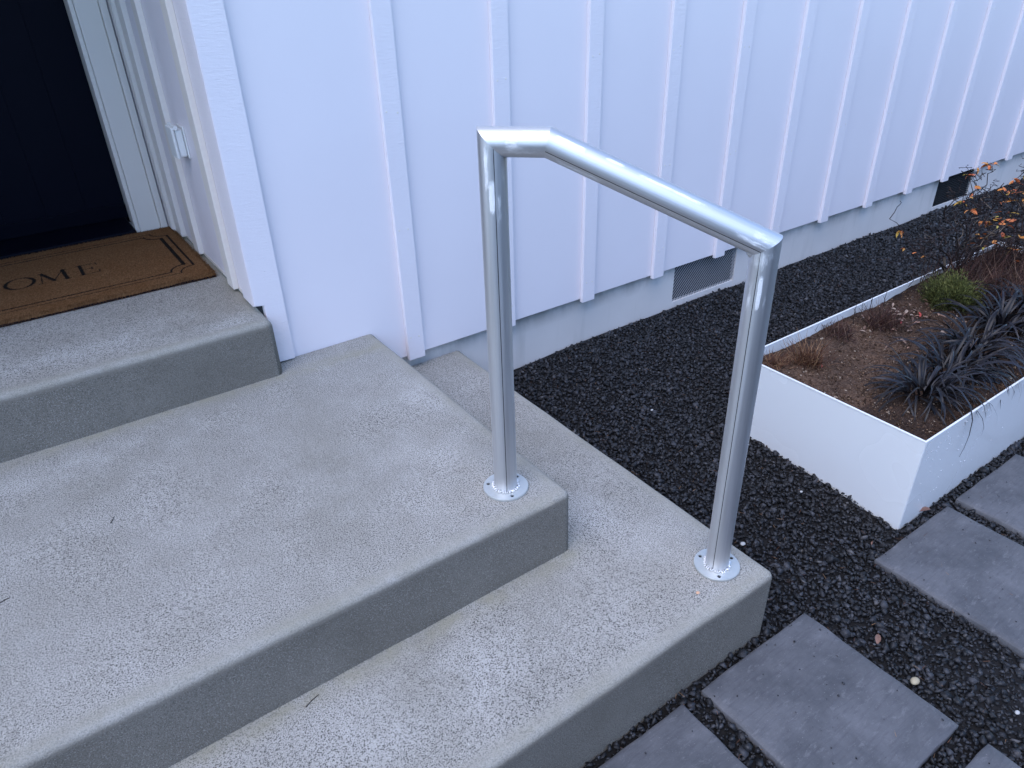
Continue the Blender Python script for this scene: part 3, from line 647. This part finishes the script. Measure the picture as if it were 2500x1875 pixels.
def hairs(name,roots,tips,wd,mat,parent=None,tone=None,mid=None):
    n=len(roots); ang=rng.uniform(0,np.pi,n); wv=np.stack([np.cos(ang),np.sin(ang),np.zeros(n)],1)*(np.asarray(wd).reshape(-1,1) if np.ndim(wd) else wd)
    if mid is None: mid=(roots+tips)/2
    V=np.stack([roots-wv,roots+wv,mid+wv*.8,mid-wv*.8,tips-wv*.2,tips+wv*.2],1).reshape(-1,3)
    i=np.arange(n)[:,None]*6; F=np.concatenate([i+np.array([[0,1,2,3]]),i+np.array([[3,2,5,4]])])
    tone=rng.uniform(0,1,n) if tone is None else tone
    return np_mesh(name,V,F,mat,parent,{'tone':np.repeat(tone,6)})
def dead_tuft(x,y,n,h,sp,label,mat='straw',name='dead_grass_tuft',cat='dead plant'):
    z=float(sz(x,y)); r=np.stack([x+rng.normal(0,sp*.35,n),y+rng.normal(0,sp*.35,n),np.full(n,z-.004)],1)
    d=np.stack([rng.normal(0,.55,n),rng.normal(0,.55,n),rng.uniform(.25,1,n)],1); L=h*rng.uniform(.35,1,n)[:,None]
    tp=r+d/np.linalg.norm(d,axis=1)[:,None]*L; md=(r+tp)/2+np.array([0,0,1])*L*.08
    tp[:,0]=np.clip(tp[:,0],PX0+.012,9); tp[:,1]=np.clip(tp[:,1],-9,PY1-.012)
    o=hairs(name,r,tp,.0012,M[mat],None,rng.uniform(0,1,n),md); tag(o,label,cat,'dead grass tufts in the planter'); return o
dead_tuft(1.43,-.90,330,.115,.065,'straw brown dead grass tuft in the near corner of the soil')
dead_tuft(1.33,-.845,200,.06,.06,'short dark stubble tuft beside the white back rim corner')
dead_tuft(1.87,-.90,360,.115,.075,'reddish brown dead grass tuft among pale fallen leaves','redstem')
dead_tuft(1.70,-.835,260,.065,.085,'low reddish brown stubble against the back rim of planter','redstem')
# dense dead red-brown perennials at the far end
n=1900; r=np.stack([rng.uniform(2.28,2.97,n),rng.uniform(-1.16,-.80,n)],1); r=np.concatenate([r,sz(r[:,0],r[:,1])[:,None]],1)
tp=r+np.stack([rng.normal(0,.06,n),rng.normal(0,.06,n),rng.uniform(.01,.22,n)**1.25],1); tp[:,1]=np.clip(tp[:,1],-9,-.79)
o=hairs('dead_stems',r,tp,.0011,M['redstem']); tag(o,kind='stuff')
# green heather
HX,HY=2.225,-.955
HT=thing('heather_shrub',(HX,HY,float(sz(HX,HY))),'low feathery green heather shrub between the fallen leaves and mondo grass','shrub')
n=11000; u=rng.normal(0,1,(n,3)); u/=np.linalg.norm(u,axis=1)[:,None]; u[:,2]=np.abs(u[:,2]); rad=rng.uniform(.25,1,n)**.6
lump=1+.35*np.sin(u[:,0]*7+1)*np.sin(u[:,1]*6+2)
q=u*rad[:,None]*lump[:,None]*np.array([.098,.10,.105])+np.array([HX,HY,float(sz(HX,HY))])
d=u+rng.normal(0,.7,(n,3))+np.array([0,0,.5]); d/=np.linalg.norm(d,axis=1)[:,None]
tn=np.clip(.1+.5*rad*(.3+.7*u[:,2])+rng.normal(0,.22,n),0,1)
o=hairs('foliage',q,q+d*rng.uniform(.005,.015,n)[:,None],.0014,M['heather'],HT,tn); o['kind']='stuff'
# branching woody shrub with orange leaves
def branch_tube(V,F,T,pts,r0,r1,tone):
    seg=5; b0=len(V)
    for i,p_ in enumerate(pts):
        f=i/(len(pts)-1); r_=r0+(r1-r0)*f; d=(pts[min(i+1,len(pts)-1)]-pts[max(i-1,0)]).normalized()
        x=d.orthogonal().normalized(); y=d.cross(x)
        for k in range(seg):
            a=2*math.pi*k/seg; V.append(p_+x*math.cos(a)*r_+y*math.sin(a)*r_); T.append(tone)
    for i in range(len(pts)-1):
        for k in range(seg): F.append((b0+i*seg+k,b0+i*seg+(k+1)%seg,b0+(i+1)*seg+(k+1)%seg,b0+(i+1)*seg+k))
def leaf_mesh(L,wd,curl,mat,name='leaf'):
    V=[];F=[];n=5
    for i in range(n+1):
        f=i/n; hw=wd*.5*math.sin(math.pi*min(1,f*.93+.07))**.8*(1 if i<n else .02); z=-curl*L*f*f
        V+=[(f*L,-hw,z+hw*.5),(f*L,0,z),(f*L,hw,z+hw*.5)]
    for i in range(n):
        for k in (0,1): a=i*3+k; F.append((a,a+1,a+4,a+3))
    me=bpy.data.meshes.new(name); me.from_pydata(V,[],F); me.shade_smooth(); me.materials.append(mat); return me
OL=[leaf_mesh(random.uniform(.030,.045),random.uniform(.011,.017),random.uniform(-.1,.6),M['orange']) for _ in range(8)]
def shrub(x,y,targets,label,nleaf,seed):
    rs=random.Random(seed); z=float(sz(x,y)); T=thing('azalea_shrub',(x,y,z),label,'shrub','woody shrubs with orange leaves in the planter')
    V=[];F=[];TT=[];tips=[]
    def grow(p,tgt,r,depth):
        n=6; pts=[p]
        for i in range(1,n+1):
            f=i/n; q_=p.lerp(tgt,f)+Vector((rs.gauss(0,.012),rs.gauss(0,.012),rs.gauss(0,.008)+.02*math.sin(f*3)*(1 if depth==0 else .3)))*(1 if i<n else .3); pts.append(q_)
        branch_tube(V,F,TT,pts,max(r,.0016),max(r*.4,.0010),rs.uniform(.0,.75) if rs.random()<.9 else 1)
        if depth<2:
            for k in range(4 if depth==0 else 2):
                i=rs.randint(2,n); b_=pts[i]; L=(tgt-p).length*rs.uniform(.25,.45)
                dv=((tgt-p).normalized()+Vector((rs.gauss(0,.6),rs.gauss(0,.6),rs.gauss(.15,.45)))).normalized()
                grow(b_,b_+dv*L,r*.55,depth+1)
        tips.append((pts[-1],(pts[-1]-pts[-2]).normalized()))
    for tg in targets: grow(Vector((x+rs.gauss(0,.02),y+rs.gauss(0,.02),z-.005)),Vector(tg),rs.uniform(.0028,.0042),0)
    o=np_mesh('branches',[tuple(v_) for v_ in V],F,M['bark'],T,{'tone':TT},True)
    rs.shuffle(tips); cnt=0
    for p_,d in tips:
        if cnt>=nleaf: break
        for k in range(rs.choice((1,2,4,5))):
            o=bpy.data.objects.new('leaf',rs.choice(OL)); COL.objects.link(o); o.parent=T
            a=rs.uniform(0,2*math.pi); o.location=p_-T.location-d*rs.uniform(0,.02); o.rotation_euler=(rs.gauss(0,.5),rs.uniform(-.5,.6),a)
            s=rs.uniform(.45,.85); o.scale=(s,s,s); cnt+=1
    return T
shrub(2.50,-.83,[(2.03,-.86,.17),(2.16,-.87,.27),(2.30,-.86,.29),(2.45,-.88,.22),(2.55,-.83,.24),(2.62,-.90,.10),(2.70,-.86,.18),(2.30,-.80,.12),(2.40,-.93,.12),(2.08,-.84,.10),(2.55,-.95,.05),(2.2,-.82,.02),(2.36,-.9,.02),(2.62,-.8,.2),(2.5,-.9,.3)],'bare twiggy shrub with orange and yellow leaves behind the green heather',85,3)
shrub(2.78,-.90,[(2.68,-.9,.2),(2.80,-.88,.24),(2.92,-.9,.14),(2.75,-1.0,.10),(2.95,-.82,.10),(2.66,-1.02,.03),(3.0,-.95,.20),(2.88,-1.0,.05),(2.6,-.95,.12),(2.85,-.85,.3),(2.7,-.98,-.02),(3.02,-.86,.02)],'orange leaved shrub at the far right end of the planter',95,8)
# short stub of a cut branch
bm_V=[];bm_F=[];bm_T=[]
branch_tube(bm_V,bm_F,bm_T,[Vector((2.40,-.845,-.10)),Vector((2.385,-.84,-.04)),Vector((2.36,-.835,.015))],.006,.0045,1.0)
o=np_mesh('cut_stem',[tuple(v_) for v_ in bm_V],bm_F,M['bark'],None,{'tone':bm_T},True); tag(o,'short pale cut stem sticking up from the green heather','stem')
# bare upright twigs along the back rim
for i,(x,y,h) in enumerate(((1.80,-.83,.085),(1.86,-.815,.06),(1.93,-.81,.10),(2.02,-.815,.07),(1.97,-1.09,.10),(1.68,-1.16,.10))):
    V=[];F=[];TT=[]; z=float(sz(x,y)); branch_tube(V,F,TT,[Vector((x,y,z)),Vector((x+random.gauss(0,.006),y,z+h*.5)),Vector((x+random.gauss(0,.012),y+.004,z+h))],.0016,.0008,random.uniform(0,.6))
    if i<5: branch_tube(V,F,TT,[Vector((x,y,z+h*.5)),Vector((x-.02,y,z+h*.8))],.001,.0006,.3)
    o=np_mesh('bare_twig',[tuple(v_) for v_ in V],F,M['bark'],None,{'tone':TT},True)
    tag(o,('leftmost bare twig standing by the back rim, left of the reddish tuft','shortest bare twig standing by the back rim behind the reddish tuft','tallest bare twig standing by the back rim','bare twig by the back rim nearest the green heather','bare dark twig standing between heather and mondo grass clumps','bare twig standing behind the front mondo grass clump')[i],'twig','bare twigs standing in the planter')

# fallen leaves --------------------------------------------------------
TL=[leaf_mesh(random.uniform(.026,.04),random.uniform(.012,.018),random.uniform(-.2,.7),M['tanleaf'],'fallen_leaf') for _ in range(6)]
RL=[leaf_mesh(.034,.014,.3,M['redleaf'],'fallen_leaf'),leaf_mesh(.03,.012,.5,M['redleaf'],'fallen_leaf')]
def fallen(me,x,y,z,label,group=None,s=1):
    o=bpy.data.objects.new('fallen_leaf',me); COL.objects.link(o); o.location=(x,y,z); o.rotation_euler=(random.gauss(0,.4),random.gauss(-.15,.3),random.uniform(0,6.28)); o.scale=(s,s,s)
    return tag(o,label,'leaf',group)
for k in range(90):
    if k<64: x,y=random.gauss(1.97,.11),random.gauss(-.90,.05)
    else: x,y=random.gauss(2.1,.25),random.gauss(-1.02,.06)
    y=min(max(y,-1.36),-.81); x=max(x,1.6)
    fallen(random.choice(TL),x,y,float(sz(x,y))+random.uniform(.006,.018),'tan or brown curled leaf fallen on the planter soil near the heather','tan leaves fallen on the planter soil',random.uniform(.4,.8))
for x,y,lb in ((1.425,-.955,'small red leaf lying alone on bare soil by the near tuft'),(1.825,-1.10,'small red leaf lying beside the second mondo grass clump'),(1.90,-.845,'red leaf lying by the back rim of the planter'),(2.03,-.95,'red leaf on the soil in front of the heather'),(1.95,-.92,'red leaf among the pile of tan leaves')):
    fallen(RL[0],x,y,float(sz(x,y))+.008,lb,None,.8)
BL=leaf_mesh(.034,.015,.5,leafmat('brown_leaf',[(0,(.20,.10,.075)),(1,(.26,.14,.10))]),'fallen_leaf')
fallen(BL,1.375,-1.4175,-.370,'round reddish brown leaf in the gap beside the planter corner',None,1)
fallen(BL,.80,-1.60,-.374,'torn brown leaf on gravel between the two paving rows',None,.9)
fallen(BL,1.10,-1.40,-.371,'tiny orange brown leaf scrap at the paver corner by the planter',None,.35)
# small loose things
def pebble(name,x,y,z,r,mat,label,cat,flat=.7):
    bm=bmesh.new(); bmesh.ops.create_icosphere(bm,subdivisions=2,radius=r)
    for v in bm.verts: v.co=Vector((v.co.x*1.15,v.co.y*.9,v.co.z*flat))*(1+.12*noise.noise(v.co/r*1.3+Vector((x,y,0))))
    o=bm_obj(name,bm,mat,None,True); o.location=(x,y,z); return tag(o,label,cat)
pebble('pebble',.765,-1.712,-.366,.0105,M['pebble'],'smooth tan pebble on dark gravel beside the large paver','pebble')
pebble('pebble',.872,-1.885,-.372,.0055,M['chip'],'pale pebble on gravel at the right edge','pebble')
pebble('stone_chip',1.063,-.563,-.331,.005,M['chip'],'white stone chip on dark gravel between the handrail posts','stone',.4)
pebble('stone_chip',1.12,-1.15,-.352,.0045,M['chip'],'white stone chip on gravel in front of the planter face','stone',.4)
pebble('stone_chip',.796,-1.193,-.352,.0075,M['chip'],'white chip on gravel against the lower step edge','stone',.5)
pebble('rust_flake',.422,-1.343,Z3+.0015,.0045,M['flake'],'small orange flake on the lower step beside the flange','flake',.3)
for x,y,z,a,L,lb in ((-.404,-1.083,Z3+.0012,.35,.034,'dark twig lying on the lower step tread'),(-.621,-.506,.0012,1.1,.024,'dark twig lying on the middle step'),(-.843,-.64,.0012,.2,.020,'short dark twig at the left edge of the middle step')):
    V=[];F=[];TT=[]; d=Vector((math.cos(a),math.sin(a),0))*L/2; p_=Vector((x,y,z)); branch_tube(V,F,TT,[p_-d,p_+Vector((.001,.002,0)),p_+d],.0009,.0006,.35)
    tag(np_mesh('twig',[tuple(v_) for v_ in V],F,M['bark'],None,{'tone':TT},True),lb,'twig')
# pine needles and plant bits in the gravel
n=1500; p=np.stack([rng.uniform(.1,3,n),rng.uniform(-2.2,0,n)],1); ok=~((p[:,0]<.63)&(p[:,1]>-1.41))&~((p[:,0]>PX0-.01)&(p[:,1]>PY0-.01)&(p[:,1]<PY1+.01))
onp=np.zeros(n,bool)
for a0,a1,c0,c1 in P: onp|=(p[:,0]>a0)&(p[:,0]<a1)&(p[:,1]>c0)&(p[:,1]<c1)
ok&=~(onp&(rng.random(n)<.9)); p=p[ok]; onp=onp[ok]; n=len(p); a=rng.uniform(0,6.28,n); L=rng.uniform(.006,.022,n)
z=np.where(onp,-.3685,gz(p[:,0],p[:,1])+.004); r=np.concatenate([p,z[:,None]],1); tp=r+np.stack([np.cos(a)*L,np.sin(a)*L,np.where(onp,.0003,rng.uniform(-.002,.004,n))],1)
o=hairs('pine_needles',r,tp,.00055,M['straw'],None,rng.uniform(.3,1,n)); tag(o,kind='stuff')
